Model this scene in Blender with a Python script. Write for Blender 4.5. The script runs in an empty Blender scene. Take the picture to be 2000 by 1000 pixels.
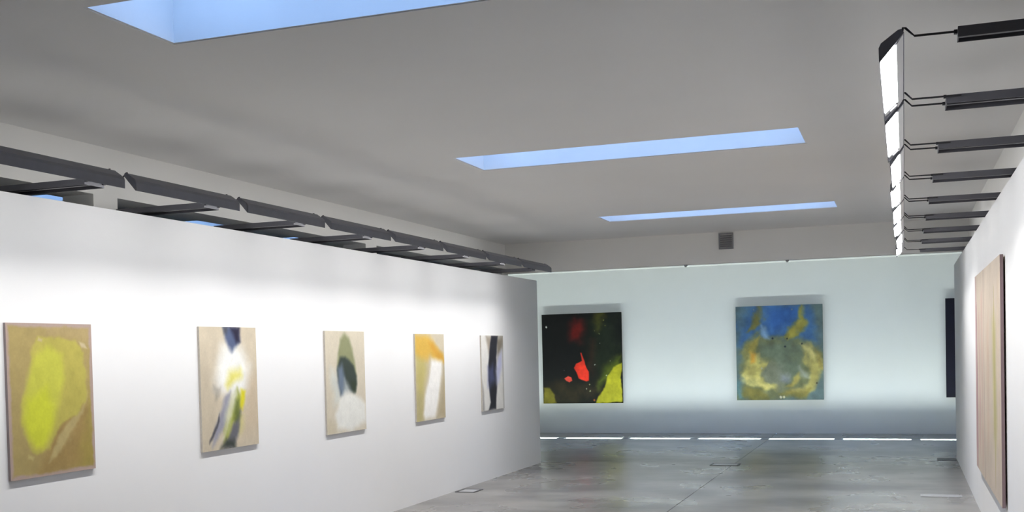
import bpy, bmesh, math, random
import numpy as np
from mathutils import Matrix, Vector

# ------------------------------------------------------------------ camera, sky, exposure
sc = bpy.context.scene
COL = sc.collection
F_PX, YAW, PITCH, ROLL = 2180.9, 0.354008, -0.028967, -0.024091
CX, CY, EYE = 961.28, 750.65, 1.6
cam_data = bpy.data.cameras.new('camera')
cam = bpy.data.objects.new('camera', cam_data); COL.objects.link(cam)
cy_, sy_, cp_, sp_, cr_, sr_ = (math.cos(YAW), math.sin(YAW), math.cos(PITCH), math.sin(PITCH), math.cos(ROLL), math.sin(ROLL))
fwd = Vector((-sy_*cp_, cy_*cp_, sp_)); rt = Vector((cy_, sy_, 0)); up = rt.cross(fwd)
r2 = rt*cr_ + up*sr_; u2 = up*cr_ - rt*sr_
M = Matrix((r2, u2, -fwd)).transposed().to_4x4(); M.translation = (0, 0, EYE)
cam.matrix_world = M
cam_data.sensor_fit = 'HORIZONTAL'; cam_data.sensor_width = 36.0
cam_data.lens = F_PX/2000*36
cam_data.shift_x = (1000-CX)/2000; cam_data.shift_y = (CY-500)/2000
cam_data.clip_start = 0.05; cam_data.clip_end = 200
sc.camera = cam

world = bpy.data.worlds.new('daylight'); sc.world = world; world.use_nodes = True
bg = world.node_tree.nodes['Background']
bg.inputs['Color'].default_value = (0.36, 0.57, 1.0, 1)     # even blue daylight over the rooflights
bg.inputs['Strength'].default_value = 10.0
sc.view_settings.view_transform = 'Standard'; sc.view_settings.look = 'None'
sc.view_settings.exposure = 0.0; sc.view_settings.gamma = 1.0
sc.view_settings.use_curve_mapping = False

WASH_POWER = 12.8          # watts of each wall-washing tray
PANEL_GLOW = 17.0          # glow of the tray diffusers
FLOOR_GLOW = 41.0         # glow of the floor trough diffusers
COOL = (0.88, 1.0, 0.95)

# ------------------------------------------------------------------ dimensions (metres)
XL, XR = -4.894, 0.650            # partition faces
ZTL, ZTR = 2.600, 2.633           # partition tops
YL, YR = 15.173, 16.464           # partition far ends
YD = 20.727                       # back wall
KS = 0.80                         # depth scale of everything at ceiling level, seen from the eye point
def zk(z): return EYE + (z-EYE)*KS
ZC = zk(3.457)                    # ceiling
XF, XFR = -6.496*KS, 0.933*KS     # faces of the long beams
YB, ZB = 18.362*KS, zk(2.953)     # cross beam
ZLB = zk(3.035)                   # underside of the long beams
YFRONT = -9.0
XW0, XW1 = -12.0, 4.0
SLOT0, SLOT1 = 19.40, 19.66

# ------------------------------------------------------------------ helpers
def link(o, parent=None):
    COL.objects.link(o)
    if parent is not None: o.parent = parent
    return o
def mesh_obj(name, verts, faces, mat, parent=None, smooth=False):
    me = bpy.data.meshes.new(name); me.from_pydata(verts, [], faces); me.update()
    if mat is not None: me.materials.append(mat)
    if smooth:
        for p in me.polygons: p.use_smooth = True
    return link(bpy.data.objects.new(name, me), parent)
class MB:
    def __init__(s): s.v = []; s.f = []
    def box(s, a, b):
        (x0, y0, z0), (x1, y1, z1) = a, b; n = len(s.v)
        s.v += [(x0,y0,z0),(x1,y0,z0),(x1,y1,z0),(x0,y1,z0),(x0,y0,z1),(x1,y0,z1),(x1,y1,z1),(x0,y1,z1)]
        s.f += [tuple(n+i for i in q) for q in ((0,3,2,1),(4,5,6,7),(0,1,5,4),(1,2,6,5),(2,3,7,6),(3,0,4,7))]
        return s
    def prism_y(s, prof, y0, y1):              # closed profile in XZ swept along Y
        n = len(s.v); k = len(prof)
        s.v += [(x, y0, z) for x, z in prof] + [(x, y1, z) for x, z in prof]
        s.f += [tuple(range(n, n+k)), tuple(range(n+2*k-1, n+k-1, -1))]
        s.f += [(n+i, n+k+i, n+k+(i+1) % k, n+(i+1) % k) for i in range(k)]
        return s
    def sheet_y(s, line, y0, y1, t):           # open profile with thickness t, swept along Y
        off = []
        for i, (x, z) in enumerate(line):
            a = line[max(i-1, 0)]; b = line[min(i+1, len(line)-1)]
            d = Vector((b[0]-a[0], b[1]-a[1])).normalized(); off.append((x-d.y*t, z+d.x*t))
        return s.prism_y(line + off[::-1], y0, y1)
    def tube(s, pts, r, k=8):
        n = len(s.v); pts = [Vector(p) for p in pts]
        for i, p in enumerate(pts):
            d = (pts[min(i+1, len(pts)-1)] - pts[max(i-1, 0)]).normalized()
            a = d.cross(Vector((0, 1, 0)) if abs(d.y) < .9 else Vector((1, 0, 0))).normalized(); b = d.cross(a)
            for j in range(k):
                t = 2*math.pi*j/k; s.v.append(tuple(p + a*r*math.cos(t) + b*r*math.sin(t)))
        for i in range(len(pts)-1):
            for j in range(k):
                s.f.append((n+i*k+j, n+i*k+(j+1) % k, n+(i+1)*k+(j+1) % k, n+(i+1)*k+j))
        s.f += [tuple(range(n+k-1, n-1, -1)), tuple(range(n+(len(pts)-1)*k, n+len(pts)*k))]
        return s
    def build(s, name, mat, parent=None, bevel=0, smooth=False):
        o = mesh_obj(name, s.v, s.f, mat, parent, smooth)
        bm = bmesh.new(); bm.from_mesh(o.data); bmesh.ops.recalc_face_normals(bm, faces=bm.faces)
        if bevel: bmesh.ops.bevel(bm, geom=bm.edges[:], offset=bevel, segments=1, affect='EDGES')
        bm.to_mesh(o.data); bm.free()
        return o
def empty(name, loc, label=None, cat=None, group=None):
    o = bpy.data.objects.new(name, None); o.location = loc; o.empty_display_size = .1; link(o)
    return tag(o, label, cat, group)
def tag(o, label=None, cat=None, group=None, kind=None):
    if label: o['label'] = label
    if cat: o['category'] = cat
    if group: o['group'] = group
    if kind: o['kind'] = kind
    return o
def struct(o): o['kind'] = 'structure'; return o
def copy_tree(o, parent=None):
    c = o.copy(); COL.objects.link(c)
    if parent is not None: c.parent = parent
    for ch in list(o.children): copy_tree(ch, c)
    return c
def s2l(c):
    c = np.asarray(c, float)/255.0
    return np.where(c <= .04045, c/12.92, ((c+.055)/1.055)**2.4)

# ------------------------------------------------------------------ materials
def base_mat(name, color, rough=.6, metal=0.0, noise=0.0, nscale=8.0, bump=0.0, bscale=120.0, spec=.5):
    m = bpy.data.materials.new(name); m.use_nodes = True
    nt = m.node_tree; p = nt.nodes['Principled BSDF']
    p.inputs['Base Color'].default_value = (*color, 1); p.inputs['Roughness'].default_value = rough
    p.inputs['Metallic'].default_value = metal; p.inputs['Specular IOR Level'].default_value = spec
    tc = nt.nodes.new('ShaderNodeTexCoord')
    if noise:
        n = nt.nodes.new('ShaderNodeTexNoise'); n.inputs['Scale'].default_value = nscale; n.inputs['Detail'].default_value = 5
        nt.links.new(tc.outputs['Object'], n.inputs['Vector'])
        r = nt.nodes.new('ShaderNodeValToRGB')
        r.color_ramp.elements[0].position = .3; r.color_ramp.elements[1].position = .7
        r.color_ramp.elements[0].color = (*[c*(1-noise) for c in color], 1)
        r.color_ramp.elements[1].color = (*[min(1, c*(1+noise)) for c in color], 1)
        nt.links.new(n.outputs['Fac'], r.inputs['Fac']); nt.links.new(r.outputs['Color'], p.inputs['Base Color'])
    if bump:
        n2 = nt.nodes.new('ShaderNodeTexNoise'); n2.inputs['Scale'].default_value = bscale; n2.inputs['Detail'].default_value = 3
        nt.links.new(tc.outputs['Object'], n2.inputs['Vector'])
        b = nt.nodes.new('ShaderNodeBump'); b.inputs['Strength'].default_value = bump; b.inputs['Distance'].default_value = .002
        nt.links.new(n2.outputs['Fac'], b.inputs['Height']); nt.links.new(b.outputs['Normal'], p.inputs['Normal'])
    return m
def emit_mat(name, color, strength):
    m = bpy.data.materials.new(name); m.use_nodes = True; nt = m.node_tree
    p = nt.nodes['Principled BSDF']; p.inputs['Base Color'].default_value = (.9, .9, .9, 1)
    p.inputs['Emission Color'].default_value = (*color, 1); p.inputs['Emission Strength'].default_value = strength
    return m
def floor_mat():
    m = bpy.data.materials.new('polished_concrete'); m.use_nodes = True; nt = m.node_tree; L = nt.links.new
    p = nt.nodes['Principled BSDF']; tc = nt.nodes.new('ShaderNodeTexCoord')
    def noise(scale, sx, sy, detail=5, rough=.55):
        mp = nt.nodes.new('ShaderNodeMapping'); mp.inputs['Scale'].default_value = (sx, sy, 1)
        n = nt.nodes.new('ShaderNodeTexNoise'); n.inputs['Scale'].default_value = scale
        n.inputs['Detail'].default_value = detail; n.inputs['Roughness'].default_value = rough
        L(tc.outputs['Object'], mp.inputs['Vector']); L(mp.outputs['Vector'], n.inputs['Vector']); return n.outputs['Fac']
    def ramp(src, a, b, ca, cb):
        r = nt.nodes.new('ShaderNodeValToRGB'); r.color_ramp.elements[0].position = a; r.color_ramp.elements[1].position = b
        r.color_ramp.elements[0].color = (*ca, 1); r.color_ramp.elements[1].color = (*cb, 1); L(src, r.inputs['Fac']); return r.outputs['Color']
    def mul(a, b):
        x = nt.nodes.new('ShaderNodeMixRGB'); x.blend_type = 'MULTIPLY'; x.inputs['Fac'].default_value = 1; L(a, x.inputs[1]); L(b, x.inputs[2]); return x.outputs['Color']
    big = ramp(noise(.55, 1, 1.2), .36, .62, (.205, .196, .187), (.25, .24, .23))
    pat = ramp(noise(1.5, .55, 1.0, 5, .6), .36, .60, (.60, .60, .62), (1, 1, 1))
    fine = ramp(noise(5, .7, 1, 3, .5), .3, .7, (.94, .94, .94), (1.05, 1.05, 1.05))
    L(mul(mul(big, pat), fine), p.inputs['Base Color'])
    rr = ramp(noise(.9, 1, .8, 3), .35, .65, (.24, .24, .24), (.36, .36, .36)); L(rr, p.inputs['Roughness'])
    p.inputs['Specular IOR Level'].default_value = .55
    return m
def glass_mat():
    m = bpy.data.materials.new('rooflight_glass'); m.use_nodes = True; nt = m.node_tree
    nt.nodes.remove(nt.nodes['Principled BSDF'])
    t = nt.nodes.new('ShaderNodeBsdfTransparent'); t.inputs['Color'].default_value = (.93, .96, .97, 1)
    g = nt.nodes.new('ShaderNodeBsdfGlossy'); g.inputs['Roughness'].default_value = .03
    fr = nt.nodes.new('ShaderNodeFresnel'); mx = nt.nodes.new('ShaderNodeMixShader')
    nt.links.new(fr.outputs[0], mx.inputs[0]); nt.links.new(t.outputs[0], mx.inputs[1]); nt.links.new(g.outputs[0], mx.inputs[2])
    nt.links.new(mx.outputs[0], nt.nodes['Material Output'].inputs['Surface']); return m

M_WALL = base_mat('white_wall_paint', (.82, .82, .825), .75, noise=.012, nscale=1.5, bump=.05, bscale=90, spec=.25)
M_CEIL = base_mat('ceiling_plaster', (.86, .85, .83), .85, noise=.02, nscale=.7, bump=.05, bscale=60, spec=.2)
M_BEAM = base_mat('beam_plaster', (.86, .85, .82), .8, noise=.02, nscale=1.0, bump=.05, bscale=60, spec=.2)
M_WELL = base_mat('rooflight_lining', (.86, .87, .88), .5, noise=.03, nscale=2.2, spec=.3)
M_FLOOR = floor_mat()
M_BASE = base_mat('screed', (.05, .05, .05), .9)
M_METAL = base_mat('dark_grey_metal', (.16, .162, .19), .45, .2, noise=.06, nscale=12, bump=.04, bscale=200)
M_BAR = base_mat('dark_grey_bar_metal', (.10, .10, .115), .45, .2, noise=.06, nscale=12)
M_ROD = base_mat('black_rod_metal', (.03, .03, .035), .4, .5)
M_REFL = base_mat('white_reflector', (.75, .75, .75), .35)
M_GLOW = emit_mat('lit_diffuser', (1, 1, 1), PANEL_GLOW)
M_FGLOW = emit_mat('lit_floor_diffuser', COOL, FLOOR_GLOW)
M_GLASS = glass_mat()
M_ALU = base_mat('aluminium_frame', (.45, .46, .47), .4, .7)
M_CHAN = base_mat('pale_trough_metal', (.72, .74, .73), .45, .0)
M_GREY = base_mat('grey_vent_metal', (.27, .27, .285), .5, .3)
M_PLATE = base_mat('steel_floor_plate', (.42, .42, .43), .4, .4, noise=.08, nscale=20)
M_DARK = base_mat('dark_floor_frame', (.06, .06, .065), .5, .2)
M_LINEN = base_mat('linen_canvas', (.52, .48, .42), .85, noise=.08, nscale=40, bump=.3, bscale=400)
M_WOOD = base_mat('stretcher_wood', (.42, .30, .18), .7, noise=.15, nscale=15)

# ------------------------------------------------------------------ the shell
floor = struct(MB().box((XW0, YFRONT, -.40), (XW1, YD+.3, -.20)).build('floor', M_BASE))
xs = [XW0, -7.40, -2.19, 2.95, XW1]; ys = [YFRONT, -5.15, 0.0, 5.15, 10.30, 15.45, SLOT0]
J = .004
for i in range(len(xs)-1):
    for j in range(len(ys)-1):
        y1 = ys[j+1] - (J if j < len(ys)-2 else 0)
        MB().box((xs[i]+J, ys[j]+J, -.20), (xs[i+1]-J, y1, 0)).build('slab', M_FLOOR, floor)
    MB().box((xs[i]+J, SLOT1, -.20), (xs[i+1]-J, YD, 0)).build('slab', M_FLOOR, floor)

def wall(name, a, b, mat=None): return struct(MB().box(a, b).build(name, mat or M_WALL))
wall('wall_left', (XL-.28, YFRONT, 0), (XL, YL, ZTL))
wall('wall_right', (XR, YFRONT, 0), (XR+.4, YR, ZTR))
wall('wall_back', (XW0, YD, 0), (XW1, YD+.3, ZC+.6))
wall('wall_front', (XW0, YFRONT-.3, -.2), (XW1, YFRONT, ZC+.6))
wall('wall_outer_left', (XW0-.3, YFRONT-.3, -.2), (XW0, YD+.3, ZC+.6))
wall('wall_outer_right', (XW1, YFRONT-.3, -.2), (XW1+.3, YD+.3, ZC+.6))

# ceiling slab with openings for the rooflights
DEPTH = .62
lights = [(-4.022, -.817, 4.824, 5.599), (-4.022, -.817, 9.946, 10.766), (-4.022, -.817, 15.282, 15.989), (-7.4, 1.4, 22.8, 23.8),  # long strip at the end: unseen behind the cross beam, added for blue fill
          (-10.4, -8.87, 9.946, 10.766), (-10.4, -8.87, 12.75, 13.47), (-10.4, -8.87, 15.282, 15.989)]
lights = [tuple(v*KS for v in l) for l in lights]
cb = MB()
yb = sorted({YFRONT, YD} | {v for l in lights for v in l[2:]})
for y0, y1 in zip(yb[:-1], yb[1:]):
    holes = sorted((l[0], l[1]) for l in lights if l[2] <= y0+1e-6 and l[3] >= y1-1e-6)
    x = XW0
    for h in holes:
        cb.box((x, y0, ZC), (h[0], y1, ZC+DEPTH)); x = h[1]
    cb.box((x, y0, ZC), (XW1, y1, ZC+DEPTH))
struct(cb.build('ceiling', M_CEIL))
for n, (x0, x1, y0, y1) in enumerate(lights, 1):
    t = .012; w = MB()
    w.box((x0, y0, ZC+.004), (x0+t, y1, ZC+DEPTH)).box((x1-t, y0, ZC+.004), (x1, y1, ZC+DEPTH))
    w.box((x0+t, y0, ZC+.004), (x1-t, y0+t, ZC+DEPTH)).box((x0+t, y1-t, ZC+.004), (x1-t, y1, ZC+DEPTH))
    wo = struct(w.build('window_%d' % n, M_WELL))
    fr = MB(); z0 = ZC+DEPTH+.001; k = max(2, int(round((x1-x0)/.8)))
    fr.box((x0-.05, y0-.05, z0), (x1+.05, y0+.02, z0+.08)).box((x0-.05, y1-.02, z0), (x1+.05, y1+.05, z0+.08))
    fr.box((x0-.05, y0+.02, z0), (x0+.02, y1-.02, z0+.08)).box((x1-.02, y0+.02, z0), (x1+.05, y1-.02, z0+.08))
    for q in range(1, k):
        xm = x0 + (x1-x0)*q/k; fr.box((xm-.02, y0+.02, z0), (xm+.02, y1-.02, z0+.08))
    fo = fr.build('window_frame', M_ALU, wo)
    for q in range(k):
        xa = x0 + (x1-x0)*q/k + .021; xb = x0 + (x1-x0)*(q+1)/k - .021
        MB().box((xa, y0+.021, z0+.03), (xb, y1-.021, z0+.036)).build('pane', M_GLASS, fo)

# beams, columns and the dropped soffit over the back wall
tn = [0]
def trim(a, b, mat=M_BEAM):
    tn[0] += 1; return struct(MB().box(a, b).build('trim_%d' % tn[0], mat))
trim((XF-.28, YFRONT, ZLB), (XF, YB, ZC))
trim((XFR, YFRONT, ZLB), (XFR+.28, YB, ZC))
trim((XW0, YB, ZB), (XW1, YB+.12, ZC))
for yc in (2.72, 7.84, 13.0):
    trim((XF-.26, yc*KS, 0), (XF, yc*KS+.25, ZLB))
trim((XF-.27, YB-.14, 0), (XF, YB+.12, ZB))

# ------------------------------------------------------------------ wall-washing tray luminaires
ORD = ['first', 'second', 'third', 'fourth', 'fifth', 'sixth', 'seventh', 'eighth', 'ninth', 'tenth', 'eleventh', 'twelfth']
PROF = [(.012, -.015), (.003, -.001), (-.006, -.003), (-.062, -.043), (-.069, -.058), (-.068, -.108)]
def make_tray(name, sgn, length):
    """sgn=+1: opening faces +X (the right partition); -1 the mirror image. Origin at the top edge, near end."""
    m = lambda pts: [(sgn*x, z) for x, z in pts]
    root = empty(name, (0, 0, 0))
    line = m(PROF)
    MB().sheet_y(line if sgn < 0 else line[::-1], .006, length-.006, .002).build('housing', M_METAL, root)
    cap = m(PROF)
    for y in (0, length-.006): MB().prism_y(cap, y, y+.006).build('end_cap', M_METAL, root)
    MB().prism_y(m([(.010, -.018), (-.012, -.052), (-.014, -.050), (.006, -.014)]), .008, length-.008).build('reflector_lip', M_REFL, root)
    MB().prism_y(m([(-.014, -.052), (-.064, -.098), (-.066, -.094), (-.016, -.047)]), .03, length-.13).build('diffuser', M_GLOW, root)
    MB().prism_y(m([(-.020, -.046), (-.066, -.088), (-.067, -.086), (-.019, -.044)]), .008, length-.008).build('reflector', M_REFL, root)
    for y in (length-.125,):
        MB().prism_y(m([(-.018, -.060), (-.046, -.086), (-.042, -.090), (-.014, -.064)]), y, y+.02).build('lamp_holder', M_GREY, root)
    ld = bpy.data.lights.new('tray_light', 'AREA'); ld.shape = 'RECTANGLE'; ld.size = .05; ld.size_y = length-.02
    ld.energy = WASH_POWER; ld.color = (1, .985, .965); ld.spread = math.radians(132)
    lo = bpy.data.objects.new('tray_light', ld); lo.parent = root; COL.objects.link(lo)
    ang = math.radians(92)
    z = -Vector((sgn*math.cos(ang), 0, -math.sin(ang)))         # lamps shine along -Z
    y = Vector((0, 1, 0)); x = y.cross(z)
    R = Matrix((x, y, z)).transposed().to_4x4(); R.translation = (sgn*-.024, length/2, -.098); lo.matrix_basis = R
    return root
def make_arm(name, sgn, x0, x1, zb, za, y_rods, half, foot=0, wx=0):
    """flat channel bar lying on the partition top, with thin bent rods that carry the tray ends"""
    root = empty(name, (0, 0, 0))
    a, b = sorted((x0*sgn, x1*sgn)); t = .004; h = .036
    bar = MB().box((a, -half, zb+h-t), (b, half, zb+h)).box((a, -half, zb), (b, -half+t, zb+h-t)).box((a, half-t, zb), (b, half, zb+h-t))
    bar.box((a, -.012, zb+.008), (b, .012, zb+h-t))
    bar.box((a, -half+t, zb+.002), (a+.004, half-t, zb+h-t)).box((b-.004, -half+t, zb+.002), (b, half-t, zb+h-t))
    bar.build('bar', M_BAR, root)
    for yr in y_rods:
        pts = [(.006, -.012), (.010, .006), (.018, .004), (.046, -.026), (x0+.06, zb+h-.012-za)]
        MB().tube([(sgn*px, yr, za+pz) for px, pz in pts], .0042).build('rod', M_ROD, root)
        MB().box((min(sgn*(x0-.012), sgn*(x0-.0005)), yr-.008, zb+.016), (max(sgn*(x0-.012), sgn*(x0-.0005)), yr+.008, zb+h-.006)).build('rod_clamp', M_ROD, root)
    if foot:
        c = sgn*(wx+.21)
        MB().box((c-.05, -half*.8, zb-foot), (c+.05, half*.8, zb)).build('bracket_foot', M_BAR, root)
    return root

def row(side, sgn, xa, za, y0, pitch, length, n, wall_x, zb, first_visible, inner, foot=0):
    proto = make_tray('wall_washer', sgn, length)
    for i in range(n):
        o = proto if i == 0 else copy_tree(proto)
        o.location = (xa, y0+i*pitch, za)
        if sgn > 0: o.rotation_euler = (0, (0, 0, -.10, .03, 0, .03, -.10, 0)[i], 0)
        k = i - first_visible
        if k < 0: lab = 'grey wall-washing light tray of the left row, beyond the left edge of the photo'
        elif k == n-1-first_visible: lab = 'grey wall-washing light tray above the %s partition, farthest of its row' % side
        elif k == 0: lab = 'grey wall-washing light tray above the %s partition, nearest of its row' % side
        else: lab = 'grey wall-washing light tray above the %s partition, %s from the near end' % (side, ORD[k])
        tag(o, lab, 'light', 'wall-washing trays above the %s partition' % side)
    gap = pitch-length
    arms = {}
    for i in range(n+1):
        key = 'first' if i == 0 else 'last' if i == n else 'mid'
        sh = .04 if sgn > 0 else 0; sf = .075 if sgn > 0 else 0
        rods = {'first': [gap/2+.015-sf], 'last': [-gap/2-.015-sh], 'mid': [-gap/2-.03-sh, gap/2+.03-sh]}[key]
        if key not in arms:
            arms[key] = o = make_arm('support_arm', sgn, .185, inner, zb+foot-za, 0, rods, .085 if key == 'mid' else (.04 if sgn > 0 else .06), foot, abs(wall_x-xa))
        else: o = copy_tree(arms[key])
        o.location = (xa, y0+i*pitch-gap/2+(sf if key == 'first' else sh), za)
        k = i - first_visible
        if k < 0: lab = 'dark bar over the left partition, beyond the left edge of the photo'
        elif i == n: lab = 'dark bar with one bent rod over the %s partition, farthest of its row' % side
        elif k == 0: lab = 'dark bar with thin bent rods over the %s partition, nearest of its row' % side
        else: lab = 'dark bar with two bent rods over the %s partition, %s from the near end' % (side, ORD[k])
        tag(o, lab, 'bracket', 'tray support arms over the %s partition' % side)
row('right', 1, 0.0, 2.685, 4.16, 1.21, 1.12, 8, XR, ZTR, 0, .99)
row('left', -1, -4.255, 2.697, 4.235, 1.182, 1.09, 8, XL, ZTL, 0, .915, .026)

# ------------------------------------------------------------------ recessed floor trough lights in front of the back wall
PIT = 1.215
def make_floor_light():
    root = empty('floor_light', (0, 0, 0)); L2 = PIT/2-.001; a, b = -L2, L2
    y0, y1 = SLOT0+.001, SLOT1-.001
    ch = MB().box((a, y0, -.112), (b, y1, -.108)).box((a, y0, -.108), (b, y0+.003, -.002)).box((a, y1-.003, -.108), (b, y1, -.002))
    ch.build('channel', M_CHAN, root)
    MB().box((a+.075, y0+.010, -.100), (b-.075, y0+.115, -.092)).build('diffuser', M_FGLOW, root)
    for s in (a, b-.07): MB().box((s, y0+.004, -.106), (s+.07, y1-.004, -.006)).build('end_cap', M_METAL, root)
    return root
fl = make_floor_light(); x = -5.317 - 4*PIT + .012; n = 0; items = []
while x + PIT/2 < 3.6:
    o = fl if n == 0 else copy_tree(fl)
    o.location = (x, 0, 0); items.append((x, o)); x += PIT; n += 1
seen = [o for xx, o in items if -6.9 < xx < 1.2]
for xx, o in items:
    if o in seen:
        k = seen.index(o)
        lab = 'recessed floor trough light before the back wall, %s' % ('leftmost in view, by the left partition' if k == 0 else 'rightmost in view, by the right partition' if k == len(seen)-1 else ORD[k]+' from the left in view')
    else:
        side = 'left' if xx < 0 else 'right'; rest = [q for q, _ in items if (q < 0) == (xx < 0) and not -6.9 < q < 1.2]
        lab = 'recessed floor trough light behind the %s partition, %s beyond the view' % (side, ORD[sorted(rest, key=abs).index(xx)])
    tag(o, lab, 'floor light', 'floor trough lights before the back wall')
struct(MB().box((XW0, SLOT0+.001, -.2), (items[0][0]-PIT/2, SLOT1-.001, 0)).build('trim_20', M_BASE))
struct(MB().box((items[-1][0]+PIT/2, SLOT0+.001, -.2), (XW1, SLOT1-.001, 0)).build('trim_21', M_BASE))

# ------------------------------------------------------------------ paintings
def val_noise(W, H, cells, rng):
    cx, cyv = max(2, int(cells)), max(2, int(cells*H/W))
    g = rng.random((cyv+2, cx+2)); xx = np.linspace(0, cx, W); yy = np.linspace(0, cyv, H)
    xi = np.minimum(xx.astype(int), cx); yi = np.minimum(yy.astype(int), cyv); fx = xx-xi; fy = yy-yi
    fx = fx*fx*(3-2*fx); fy = fy*fy*(3-2*fy)
    a = g[np.ix_(yi, xi)]; b = g[np.ix_(yi, xi+1)]; c = g[np.ix_(yi+1, xi)]; d = g[np.ix_(yi+1, xi+1)]
    return (a*(1-fx)+b*fx)*(1-fy)[:, None] + (c*(1-fx)+d*fx)*fy[:, None] - .5
def fbm(W, H, cells, rng, octs=4):
    return sum(val_noise(W, H, cells*2**o, rng)*.55**o for o in range(octs))
def sdf(poly, U, V, asp):
    P = np.array(poly, float); P = P*[1, asp]; V = V*asp; d = np.full(U.shape, 9.0); ins = np.zeros(U.shape, bool)
    for i in range(len(P)):
        a, b = P[i-1], P[i]; e = b-a; w0 = U-a[0]; w1 = V-a[1]
        t = np.clip((w0*e[0]+w1*e[1])/max(e@e, 1e-9), 0, 1); d = np.minimum(d, np.hypot(w0-e[0]*t, w1-e[1]*t))
        cr = (a[1] > V) != (b[1] > V)
        with np.errstate(divide='ignore', invalid='ignore'):
            xi = a[0] + (V-a[1])/(e[1] if abs(e[1]) > 1e-9 else 1e-9)*e[0]
        ins ^= cr & (U < xi)
    return np.where(ins, -d, d)
def paint(W, H, asp, base, layers, seed, grain=.03, rim=None, sm=1.0, wm=1.0):
    rng = np.random.default_rng(seed)
    U, V = np.meshgrid((np.arange(W)+.5)/W, (np.arange(H)+.5)/H)
    img = np.ones((H, W, 3))*np.array(base, float)
    for L in layers:
        poly, col, soft = L[0], np.array(L[1], float), L[2]*sm
        wob = (L[3] if len(L) > 3 else .03)*wm; op = L[4] if len(L) > 4 else 1.0; mott = L[5] if len(L) > 5 else 0.0
        du = fbm(W, H, 5, rng)*wob*2; dv = fbm(W, H, 5, rng)*wob*2
        s = sdf(poly, U+du, V+dv/asp, asp); m = np.clip(.5 - s/(2*soft), 0, 1); m = m*m*(3-2*m)*op
        if mott: m = m*np.clip(1 - mott + mott*2*(fbm(W, H, 9, rng)+.5), 0, 1)
        img = img*(1-m[..., None]) + col*m[..., None]
    img *= (1 + grain*2*fbm(W, H, 12, rng))[..., None]
    if rim:
        e = rim[1]; dd = np.minimum(np.minimum(U, 1-U), np.minimum(V, 1-V)*asp) + fbm(W, H, 9, rng)*e*.7
        m = np.clip(.5-(dd-e)/(e*.8), 0, 1)[..., None]; img = img*(1-m) + np.array(rim[0], float)*m
    return np.clip(img, 2, 252)
def paint_mat(name, rough=.75, spec=.3):
    m = bpy.data.materials.new(name); m.use_nodes = True; nt = m.node_tree; p = nt.nodes['Principled BSDF']
    p.inputs['Roughness'].default_value = rough; p.inputs['Specular IOR Level'].default_value = spec
    a = nt.nodes.new('ShaderNodeVertexColor'); a.layer_name = 'pigment'
    tc = nt.nodes.new('ShaderNodeTexCoord'); n = nt.nodes.new('ShaderNodeTexNoise')
    n.inputs['Scale'].default_value = 55; n.inputs['Detail'].default_value = 4
    nt.links.new(tc.outputs['Object'], n.inputs['Vector'])
    r = nt.nodes.new('ShaderNodeValToRGB'); r.color_ramp.elements[0].color = (.9, .9, .9, 1); r.color_ramp.elements[1].color = (1.08, 1.08, 1.08, 1)
    nt.links.new(n.outputs['Fac'], r.inputs['Fac'])
    x = nt.nodes.new('ShaderNodeMixRGB'); x.blend_type = 'MULTIPLY'; x.inputs['Fac'].default_value = 1
    nt.links.new(a.outputs['Color'], x.inputs[1]); nt.links.new(r.outputs['Color'], x.inputs[2]); nt.links.new(x.outputs['Color'], p.inputs['Base Color'])
    b = nt.nodes.new('ShaderNodeBump'); b.inputs['Strength'].default_value = .15; b.inputs['Distance'].default_value = .001
    w = nt.nodes.new('ShaderNodeTexNoise'); w.inputs['Scale'].default_value = 380; nt.links.new(tc.outputs['Object'], w.inputs['Vector'])
    nt.links.new(w.outputs['Fac'], b.inputs['Height']); nt.links.new(b.outputs['Normal'], p.inputs['Normal'])
    return m
M_PAINT = paint_mat('matt_pigment'); M_OIL = paint_mat('oil_pigment', .6, .25)
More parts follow.
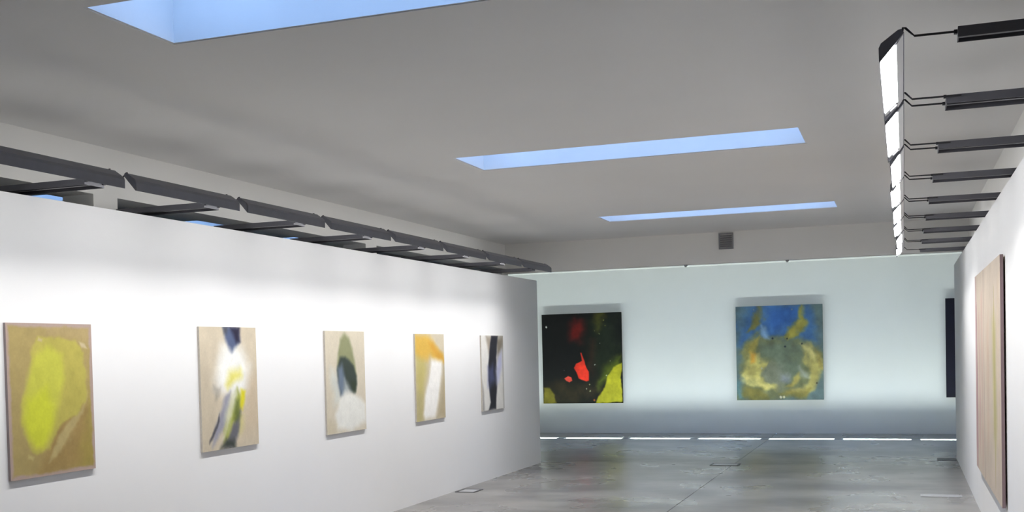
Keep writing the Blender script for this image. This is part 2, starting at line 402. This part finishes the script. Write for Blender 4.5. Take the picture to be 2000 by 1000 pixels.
def painting(origin, udir, normal, w, h, thick, img, label, edge_mat, mat=None, standoff=.0, group=None):
    """origin: lower left corner of the front face as a viewer sees it; parts are built in local u (right), n (out of the wall), z"""
    H, W, _ = img.shape
    root = empty('painting', origin, label, 'painting', group)
    u = Vector(udir); n = Vector(normal)
    R = Matrix((u, -n, Vector((0, 0, 1)))).transposed().to_4x4(); R.translation = Vector(origin); root.matrix_world = R
    # local: x = right, y = into the wall, z = up ; front face at y=0
    xs_ = np.linspace(0, w, W+1); zs_ = np.linspace(h, 0, H+1)
    X, Z = np.meshgrid(xs_, zs_); vs = np.stack([X.ravel(), np.zeros(X.size), Z.ravel()], 1)
    idx = np.arange((W+1)*(H+1)).reshape(H+1, W+1)
    fs = np.stack([idx[1:, :-1].ravel(), idx[1:, 1:].ravel(), idx[:-1, 1:].ravel(), idx[:-1, :-1].ravel()], 1)
    me = bpy.data.meshes.new('painted_canvas')
    me.vertices.add(len(vs)); me.vertices.foreach_set('co', vs.ravel())
    me.loops.add(fs.size); me.loops.foreach_set('vertex_index', fs.ravel().astype(np.int32))
    me.polygons.add(len(fs)); me.polygons.foreach_set('loop_start', np.arange(0, fs.size, 4, dtype=np.int32))
    me.update(calc_edges=True)
    lin = s2l(img).reshape(-1, 3); ca = me.color_attributes.new('pigment', 'FLOAT_COLOR', 'CORNER')
    ca.data.foreach_set('color', np.repeat(np.concatenate([lin, np.ones((len(lin), 1))], 1), 4, axis=0).ravel().astype(np.float32))
    me.materials.append(mat or M_PAINT); link(bpy.data.objects.new('painted_canvas', me), root)
    d = thick-standoff; t = .003; e = MB()
    e.box((0, .0006, 0), (t, d, h)).box((w-t, .0006, 0), (w, d, h)).box((t, .0006, 0), (w-t, d, t)).box((t, .0006, h-t), (w-t, d, h))
    e.build('canvas_edge', edge_mat, root)
    s = MB(); q = min(.04, w*.1); y0 = .004; y1 = d-.0005
    s.box((t, y0, t), (t+q, y1, h-t)).box((w-t-q, y0, t), (w-t, y1, h-t)).box((t+q, y0, t), (w-t-q, y1, t+q)).box((t+q, y0, h-t-q), (w-t-q, y1, h-t))
    s.build('stretcher_frame', M_WOOD, root)
    if standoff:
        for xx in (w*.25, w*.75): MB().box((xx-.02, d-.001, h-.09), (xx+.02, thick, h-.05)).build('hanging_cleat', M_WOOD, root)
    return root
def left_p(y1, y2, z1, z2, img, label, edge):
    k = (-XL-.018)/(-XL-.045); y1 *= k; y2 *= k; z1 = EYE+(z1-EYE)*k; z2 = EYE+(z2-EYE)*k
    return painting((XL+.018, y1, z1), (0, 1, 0), (1, 0, 0), y2-y1, z2-z1, .0175, img, label, edge, group='paintings on the left partition')
def back_p(x1, x2, z1, z2, img, label, edge):
    return painting((x1, YD-.085, z1), (1, 0, 0), (0, -1, 0), x2-x1, z2-z1, .0845, img, label, edge, M_OIL, standoff=.03, group='paintings on the back wall')

p1 = paint(160, 200, 1.27, (166, 148, 96), [
    ([(.35,.6),(1,.5),(1,1),(.3,1),(.35,.85)], (150,124,74), .14, .06, .8),
    ([(.4,0),(1,0),(1,.12),(.5,.1)], (172,152,108), .05, .04, .8),
    ([(.95,.3),(1,.3),(1,1),(.7,1),(.85,.8)], (160,146,72), .1, .05, .7),
    ([(.9,.46),(.8,.6),(.66,.66),(.52,.77),(.42,.9),(.50,.9),(.62,.80),(.74,.72),(.86,.6)], (178,162,112), .025, .04, .85),
    ([(.36,.10),(.55,.095),(.78,.115),(.88,.19),(.9,.36),(.87,.5),(.77,.61),(.62,.68),(.52,.75),(.42,.82),(.3,.84),(.22,.77),(.16,.64),(.155,.52),(.2,.42),(.26,.28),(.3,.18)], (177,167,82), .022, .03),
    ([(.3,.22),(.45,.15),(.62,.2),(.62,.38),(.58,.5),(.53,.62),(.46,.73),(.38,.81),(.28,.82),(.21,.75),(.165,.62),(.165,.52),(.22,.4)], (190,190,74), .05, .02),
    ([(.2,.5),(.45,.42),(.52,.55),(.46,.71),(.38,.79),(.29,.805),(.22,.74),(.18,.62)], (198,203,56), .06, .02),
    ([(.83,.125),(.9,.14),(.93,.17),(.86,.165)], (190,175,140), .012, .01), ([(.36,.09),(.41,.1),(.40,.12),(.35,.115)], (186,170,125), .012, .01),
    ([(.2,.84),(.27,.86),(.25,.89),(.2,.87)], (184,168,112), .015, .02)], 11, .03, rim=((172,152,142), .03))
left_p(5.066, 5.788, .9196, 1.837, p1, 'ochre canvas with a large yellow blot on the left partition, leftmost painting', base_mat('mauve_canvas_edge', (.30, .25, .25), .85, bump=.3, bscale=300))
p2 = paint(110, 140, 1.22, (202, 190, 168), [
    ([(0,.3),(.2,.35),(.25,.8),(.1,1),(0,1)], (192,180,158), .15, .05, .8),
    ([(.7,.5),(1,.4),(1,.85),(.75,.9)], (196,178,152), .15, .05, .8),
    ([(.36,.16),(.58,.12),(.75,.2),(.86,.33),(.82,.47),(.72,.6),(.55,.62),(.4,.55),(.27,.5),(.25,.42),(.3,.3)], (240,240,236), .09, .03),
    ([(.39,0),(.68,0),(.70,.1),(.68,.14),(.6,.18),(.55,.215),(.49,.16),(.44,.1)], (84,96,128), .03, .02),
    ([(.52,0),(.68,0),(.695,.12),(.63,.13),(.58,.06)], (40,38,62), .03, .02), ([(.4,0),(.48,0),(.46,.05),(.41,.05)], (80,82,90), .03, .02),
    ([(.5,.36),(.7,.35),(.72,.40),(.6,.46),(.48,.5),(.45,.46)], (226,218,110), .05, .03, .9),
    ([(.4,.58),(.48,.54),(.47,.66),(.38,.82),(.28,.9),(.16,.96),(.22,.84),(.3,.7)], (150,150,164), .03, .03),
    ([(.3,.72),(.3,.78),(.2,.9),(.13,.95),(.15,.91),(.25,.8)], (74,74,82), .015, .02),
    ([(.22,.48),(.32,.5),(.3,.58),(.26,.6)], (120,118,112), .03, .03, .45),
    ([(.62,.62),(.68,.69),(.68,.8),(.62,.9),(.52,.98),(.34,1),(.42,.9),(.55,.78)], (104,104,112), .03, .03),
    ([(.64,.52),(.68,.60),(.62,.72),(.5,.82),(.44,.92),(.36,.95),(.38,.86),(.5,.7)], (150,158,64), .035, .03),
    ([(.52,.56),(.6,.54),(.56,.68),(.44,.84),(.36,.9),(.4,.76)], (206,208,176), .05, .03, .9),
    ([(.69,.53),(.77,.545),(.76,.62),(.72,.70),(.67,.68),(.68,.6)], (216,206,44), .025, .015),
    ([(.66,.72),(.72,.74),(.7,.86),(.65,.9)], (206,200,110), .05, .03, .6),
    ([(.3,1),(.4,.93),(.55,.94),(.58,1)], (58,64,58), .04, .03),
    ([(.6,.6),(.66,.6),(.67,.74),(.6,.78),(.54,.8)], (84,98,46), .035, .03, .7)], 12, .02, sm=1.35, wm=.8)
left_p(6.948, 7.709, .9123, 1.839, p2, 'pale canvas with white, yellow and slate streaks, second painting on the left partition', M_LINEN)
p3 = paint(100, 135, 1.22, (204, 195, 176), [
    ([(.12,.38),(.3,.42),(.36,.66),(.18,.74)], (200,206,202), .09, .03, .8),
    ([(.49,.025),(.60,.07),(.68,.18),(.72,.30),(.76,.45),(.6,.45),(.3,.45),(.27,.35),(.30,.22),(.38,.08)], (138,141,106), .045, .01),
    ([(.36,.26),(.48,.255),(.60,.30),(.70,.35),(.775,.45),(.775,.54),(.73,.62),(.69,.635),(.6,.6),(.5,.54),(.42,.63),(.36,.63),(.29,.5),(.28,.38)], (56,66,60), .035, .01),
    ([(.30,.36),(.40,.33),(.47,.46),(.47,.56),(.41,.64),(.35,.63),(.285,.5)], (104,118,136), .06, .01),
    ([(.62,.5),(.75,.5),(.74,.6),(.68,.62)], (50,62,40), .05, .01, .7),
    ([(.46,.48),(.54,.54),(.62,.61),(.5,.63),(.42,.64)], (160,168,170), .06, .02, .9),
    ([(.48,.60),(.62,.605),(.8,.66),(1,.74),(1,.93),(.6,.98),(.25,.96),(.22,.8),(.3,.7),(.42,.635)], (226,226,220), .06, .02),
    ([(0,.85),(.2,.9),(.2,1),(0,1)], (196,186,160), .1, .03, .8)], 13, .015)
left_p(8.843, 9.613, .892, 1.825, p3, 'beige canvas with a dark pointed leaf shape over white, third painting on the left partition', M_LINEN)
p4 = paint(80, 105, 1.18, (202, 192, 170), [
    ([(0,.1),(.3,.2),(.38,.4),(.28,.6),(.2,1),(0,1)], (192,180,116), .1, .03),
    ([(0,.7),(.2,.7),(.18,1),(0,1)], (176,166,126), .1, .03, .8),
    ([(1,.34),(.9,.6),(.7,1),(1,1)], (178,164,134), .08, .03),
    ([(0,0),(.42,0),(.62,.1),(.95,.25),(1,.33),(.72,.31),(.5,.25),(.4,.3),(.2,.3),(0,.22)], (212,172,76), .06, .03),
    ([(.45,.1),(.6,.1),(.95,.25),(1,.33),(.78,.3),(.6,.22)], (208,158,62), .05, .02),
    ([(.55,.30),(.9,.325),(.9,.45),(.8,.65),(.72,.85),(.62,.985),(.28,.99),(.22,.93),(.3,.7),(.42,.55),(.5,.4)], (242,240,236), .045, .02)], 14, .015, sm=1.3, wm=.6)
left_p(10.797, 11.587, .877, 1.812, p4, 'canvas with an orange band over a white stroke, fourth painting on the left partition', M_LINEN)
p5 = paint(80, 105, 1.17, (224, 222, 217), [
    ([(.2,0),(.46,0),(.40,.2),(.33,.24)], (166,156,142), .06, .01),
    ([(.66,0),(1,0),(1,.14),(.9,.2),(.72,.34)], (132,124,110), .1, .02),
    ([(.46,0),(.74,0),(.70,.14),(.66,.3),(.70,.55),(.66,.7),(.62,.85),(.60,1),(.26,1),(.36,.9),(.32,.75),(.27,.6),(.28,.42),(.33,.27),(.39,.12)], (38,38,46), .04, .008),
    ([(.74,.30),(.92,.21),(.92,.4),(.78,.60),(.64,.66),(.62,.48)], (186,188,216), .09, .01),
    ([(.3,.45),(.5,.38),(.58,.6),(.36,.72)], (74,80,118), .09, .02, .85),
    ([(.24,.4),(.3,.4),(.3,.7),(.22,.7)], (170,174,204), .06, .01, .6),
    ([(.95,.1),(1,.1),(1,1),(.95,1)], (150,148,144), .04, .01, .6), ([(0,.6),(.05,.7),(.08,1),(0,1)], (130,126,122), .05, .01, .7)], 15, .015)
left_p(12.768, 13.562, .8745, 1.806, p5, 'canvas with a black vertical stroke on white, farthest painting on the left partition', M_LINEN)

b1 = paint(190, 205, 1.1, (17, 18, 18), [
    ([(.55,.1),(1,0),(1,.55),(.7,.7),(.55,.6)], (32,40,28), .12, .06, .9, .4),
    ([(0,.8),(.6,.75),(.75,.9),(.6,1),(0,1)], (52,44,26), .12, .06, .8, .4),
    ([(.6,.3),(.68,.3),(.64,.7),(.56,.6)], (58,36,26), .06, .03, .6),
    ([(.4,.06),(.54,.08),(.55,.22),(.46,.32),(.35,.3),(.33,.2)], (104,22,18), .08, .04, .95, .35),
    ([(.7,0),(.84,0),(.8,.14),(.72,.2)], (84,80,28), .06, .05, .8, .5),
    ([(.78,.62),(.9,.52),(1,.48),(1,.65),(.8,.8),(.7,.85)], (92,104,28), .08, .04, .9),
    ([(1,.565),(.9,.61),(.83,.7),(.79,.82),(.71,.92),(.66,1),(1,1)], (180,174,42), .012, .02),
    ([(0,.82),(.08,.83),(.14,.9),(.165,1),(0,1)], (116,108,34), .015, .015),
    ([(.475,.44),(.49,.44),(.515,.5),(.555,.58),(.595,.66),(.585,.75),(.555,.76),(.46,.73),(.4,.61),(.42,.56),(.5,.535)], (224,54,36), .008, .012),
    ([(.28,.715),(.33,.69),(.375,.71),(.39,.75),(.35,.765),(.31,.745)], (226,76,60), .008, .012)]
    + [([(a-r,b),(a,b-r),(a+r,b),(a,b+r)], c, .006, .012) for a, b, r, c in (
        (.05,.14,.015,(205,205,196)),(.67,.57,.008,(190,196,188)),(.80,.70,.009,(196,204,180)),(.555,.84,.01,(176,176,150)),(.6,.86,.01,(170,170,130)),
        (.73,.24,.008,(120,124,80)),(.66,.2,.006,(110,112,70)),(.78,.08,.008,(130,126,60)),(.73,.34,.006,(120,126,110)),(.85,.54,.006,(130,140,110)),(.27,.63,.005,(120,124,130)),(.65,.97,.015,(176,96,40)),(.59,.79,.01,(150,150,110)),(.80,.15,.006,(120,116,50)))], 21, .10)
back_p(-6.576, -5.007, .576, 2.2965, b1, 'black painting with red and lime patches on the back wall', base_mat('black_canvas_edge', (.012, .012, .012), .8, noise=.2, nscale=20, spec=.2))
b2 = paint(190, 205, 1.12, (92, 108, 110), [
    ([(.14,0),(.86,0),(.9,.15),(.97,.38),(.8,.37),(.5,.4),(.3,.38),(.1,.42),(.0,.42),(.02,.1)], (64,100,150), .08, .05, .9),
    ([(.35,0),(.74,0),(.62,.24),(.45,.26)], (54,94,162), .09, .05, .85),
    ([(.0,.0),(.14,0),(.05,.3),(0,.3)], (88,110,122), .06, .05, .8),
    ([(.12,.47),(.22,.38),(.5,.355),(.8,.37),(.95,.48),(.985,.68),(.92,.84),(.75,.95),(.2,.99),(.07,.82),(.03,.6)], (110,112,82), .06, .06),
    ([(.25,.42),(.5,.36),(.78,.39),(.86,.58),(.76,.75),(.5,.8),(.35,.62)], (100,110,96), .07, .06, .9, .25),
    ([(.25,.68),(.5,.62),(.6,.72),(.5,.86),(.35,.8)], (124,126,112), .06, .05, .8, .3),
    ([(.31,.015),(.335,.1),(.3,.2),(.25,.25),(.16,.25),(.24,.14)], (116,110,60), .03, .05, .95, .45),
    ([(.22,.25),(.31,.26),(.22,.38),(.13,.44)], (106,108,74), .05, .05, .8, .3),
    ([(.73,.09),(.8,.05),(.80,.2),(.72,.32),(.59,.38),(.53,.35),(.62,.22)], (146,136,62), .035, .05, .95, .4),
    ([(.70,.16),(.77,.14),(.76,.22),(.68,.31),(.59,.35),(.6,.28)], (172,158,74), .03, .04, .9, .45),
    ([(.3,.21),(.36,.23),(.42,.345),(.36,.335),(.31,.29)], (128,158,196), .04, .03),
    ([(.17,.335),(.25,.30),(.21,.42),(.14,.52),(.07,.5),(.1,.42)], (152,138,72), .035, .04, .95, .4),
    ([(.06,.5),(.2,.5),(.22,.62),(.1,.72),(.04,.7)], (122,118,74), .05, .05, .9, .3),
    ([(.04,.73),(.13,.62),(.17,.48),(.24,.5),(.26,.57),(.38,.6),(.31,.68),(.27,.74),(.35,.82),(.48,.84),(.46,.91),(.36,.93),(.22,.83),(.08,.85)], (180,166,98), .035, .05, .95, .4),
    ([(.06,.75),(.16,.7),(.25,.72),(.3,.8),(.42,.86),(.36,.9),(.22,.8),(.1,.82)], (204,190,120), .03, .05, .9, .4),
    ([(.16,.5),(.22,.51),(.22,.59),(.17,.60)], (190,140,58), .03, .02, .9),
    ([(.76,.42),(.84,.385),(.95,.54),(.99,.68),(.94,.8),(.8,.89),(.62,.95),(.58,.92),(.72,.84),(.85,.74),(.87,.62),(.80,.52)], (172,158,94), .035, .05, .95, .4),
    ([(.79,.43),(.84,.42),(.91,.55),(.9,.6),(.85,.54)], (190,176,118), .03, .03, .9, .3),
    ([(.90,.46),(.97,.56),(.985,.68),(.95,.66)], (134,118,62), .03, .03, .8, .3),
    ([(.57,.86),(.63,.76),(.72,.71),(.73,.78),(.62,.87)], (158,144,80), .03, .04, .95, .4),
    ([(.72,.67),(.79,.73),(.82,.79),(.75,.78)], (160,164,156), .04, .03, .8),
    ([(.54,.72),(.62,.73),(.6,.8),(.53,.79)], (126,130,140), .04, .03, .8),
    ([(.08,.87),(.3,.9),(.34,1),(.05,1)], (128,118,60), .05, .05, .9, .4),
    ([(.5,.95),(.85,.87),(.82,.95),(.58,1)], (128,116,58), .04, .04, .9, .4),
    ([(0,.75),(.06,.8),(.05,1),(0,1)], (96,128,134), .03, .02)]
    + [([(a-r,b),(a,b-r),(a+r,b),(a,b+r)], c, .006, .01) for a, b, r, c in ((.43,.345,.012,(36,44,60)),(.575,.43,.012,(40,48,58)),(.77,.42,.012,(40,46,52)),(.6,.35,.01,(50,52,50)),(.22,.05,.01,(120,130,130)),(.65,.04,.01,(120,130,130)),(.51,.975,.015,(206,200,180)),(.555,.97,.015,(206,196,160)),(.925,.83,.01,(60,50,40)),(.30,.67,.012,(170,170,150)))], 22, .09)
back_p(-2.8715, -1.353, .611, 2.3136, b2, 'blue painting with an ochre rounded form on the back wall, right of the black one', base_mat('slate_canvas_edge', (.09, .12, .12), .8, noise=.2, nscale=20, spec=.2))
b3 = paint(60, 66, 1.1, (20, 19, 36), [([(.2,.2),(.8,.25),(.7,.8),(.3,.7)], (30,26,52), .2, .08, .8, .3)], 23, .08)
back_p(.6694, 2.23, .6336, 2.329, b3, 'dark indigo painting on the back wall, half hidden by the right partition', base_mat('indigo_canvas_edge', (.02, .015, .06), .8, noise=.2, nscale=20, spec=.2))
ra = (2.17-.468)/(10.995-8.19)
r1 = paint(170, 110, ra, (198, 184, 168), [
    ([(0,0),(.07,0),(.09,1),(0,1)], (186,158,158), .04, .02, .9),
    ([(.05,.16),(.075,.15),(.085,.5),(.08,.92),(.06,.9)], (140,98,112), .014, .012, .85, .4),
    ([(.16,.2),(.2,.2),(.22,.6),(.2,.9),(.16,.8)], (190,150,146), .03, .02, .6, .3),
    ([(.28,.15),(.36,.1),(.36,.9),(.3,.95)], (198,166,154), .03, .02, .6, .3),
    ([(.395,0),(.402,0),(.404,1),(.397,1)], (134,102,98), .005, .003, .9),
    ([(.5,.3),(.58,.2),(.58,.8),(.5,.9)], (192,166,146), .04, .02, .6, .3),
    ([(.73,.25),(.78,.2),(.84,.25),(.85,.7),(.80,.84),(.74,.75)], (184,176,124), .05, .02, .9, .2),
    ([(.785,.12),(.795,.12),(.80,.95),(.79,.95)], (146,136,72), .012, .006, .6),
    ([(.9,.1),(.96,.1),(.95,.9),(.9,.9)], (200,180,158), .03, .02, .5)], 31, .025)
kr = (XR-.034)/(XR-.045)
painting((XR-.034, 10.995*kr, EYE+(.468-EYE)*kr), (0, -1, 0), (-1, 0, 0), (10.995-8.19)*kr, (2.17-.468)*kr, .0335, r1,
         'large pale pink canvas with faint vertical streaks on the right partition', base_mat('rose_canvas_edge', (.24, .17, .18), .85, bump=.3, bscale=300), standoff=.012)

# ------------------------------------------------------------------ small fittings
def floor_box(name, x0, x1, y0, y1, label, plate, rim=.025):
    root = empty(name, ((x0+x1)/2, (y0+y1)/2, 0), label, 'floor box'); w, d = (x1-x0)/2, (y1-y0)/2
    MB().box((-w, -d, .0005), (w, -d+rim, .006)).box((-w, d-rim, .0005), (w, d, .006)).box((-w, -d+rim, .0005), (-w+rim, d-rim, .006)).box((w-rim, -d+rim, .0005), (w, d-rim, .006)).build('frame', M_DARK, root)
    MB().box((-w+rim, -d+rim, .0005), (w-rim, d-rim, .004)).build('cover_plate', plate, root)
floor_box('floor_socket', -4.86, -4.62, 11.83, 12.12, 'dark-framed floor socket box beside the left partition', M_PLATE)
floor_box('floor_socket', -2.48, -2.10, 15.08, 15.36, 'dark-framed floor socket box on the joint in mid floor', M_PLATE)
floor_box('floor_socket', .40, .64, 16.1, 16.36, 'dark floor box at the far end of the right partition', M_DARK, .02)
root = empty('floor_plate', (.34, 12.40, 0), 'flat grey access plate in the floor by the right partition', 'floor plate')
MB().box((-.2, -.1, .0005), (.2, .1, .004)).build('cover_plate', M_PLATE, root)
for sx in (-1, 1):
    for sy in (-1, 1): MB().tube([(sx*.18, sy*.08, .003), (sx*.18, sy*.08, .0055)], .008, 10).build('screw', M_ALU, root)

root = empty('wall_vent', (-2.685*KS, YB, zk(3.305)), 'square grey louvred vent on the beam above the back wall', 'vent')
w, h = .094, .104
MB().box((-w, -.02, -h), (-w+.018, -.0005, h)).box((w-.018, -.02, -h), (w, -.0005, h)).box((-w+.018, -.02, -h), (w-.018, -.0005, -h+.018)).box((-w+.018, -.02, h-.018), (w-.018, -.0005, h)).build('frame', M_GREY, root)
for k in range(6):
    z = -h+.036 + k*.0268; s = MB(); s.v = [(-w+.018, -.017, z-.010), (w-.018, -.017, z-.010), (w-.018, -.003, z+.012), (-w+.018, -.003, z+.012), (-w+.018, -.015, z-.012), (w-.018, -.015, z-.012), (w-.018, -.001, z+.010), (-w+.018, -.001, z+.010)]
    s.f = [(0,1,2,3),(7,6,5,4),(0,4,5,1),(1,5,6,2),(2,6,7,3),(3,7,4,0)]; s.build('slat', M_GREY, root)
for x, n in ((-3.35, 'left'), (-1.73, 'right')):
    c = empty('cable_clip', (x*KS, YB, ZB), 'tiny dark clip under the beam above the back wall, %s of the two' % n, 'clip')
    MB().box((-.02, .001, -.018), (.02, .03, 0)).box((-.012, .001, -.03), (.012, .012, -.018)).build('clip_body', M_GREY, c)
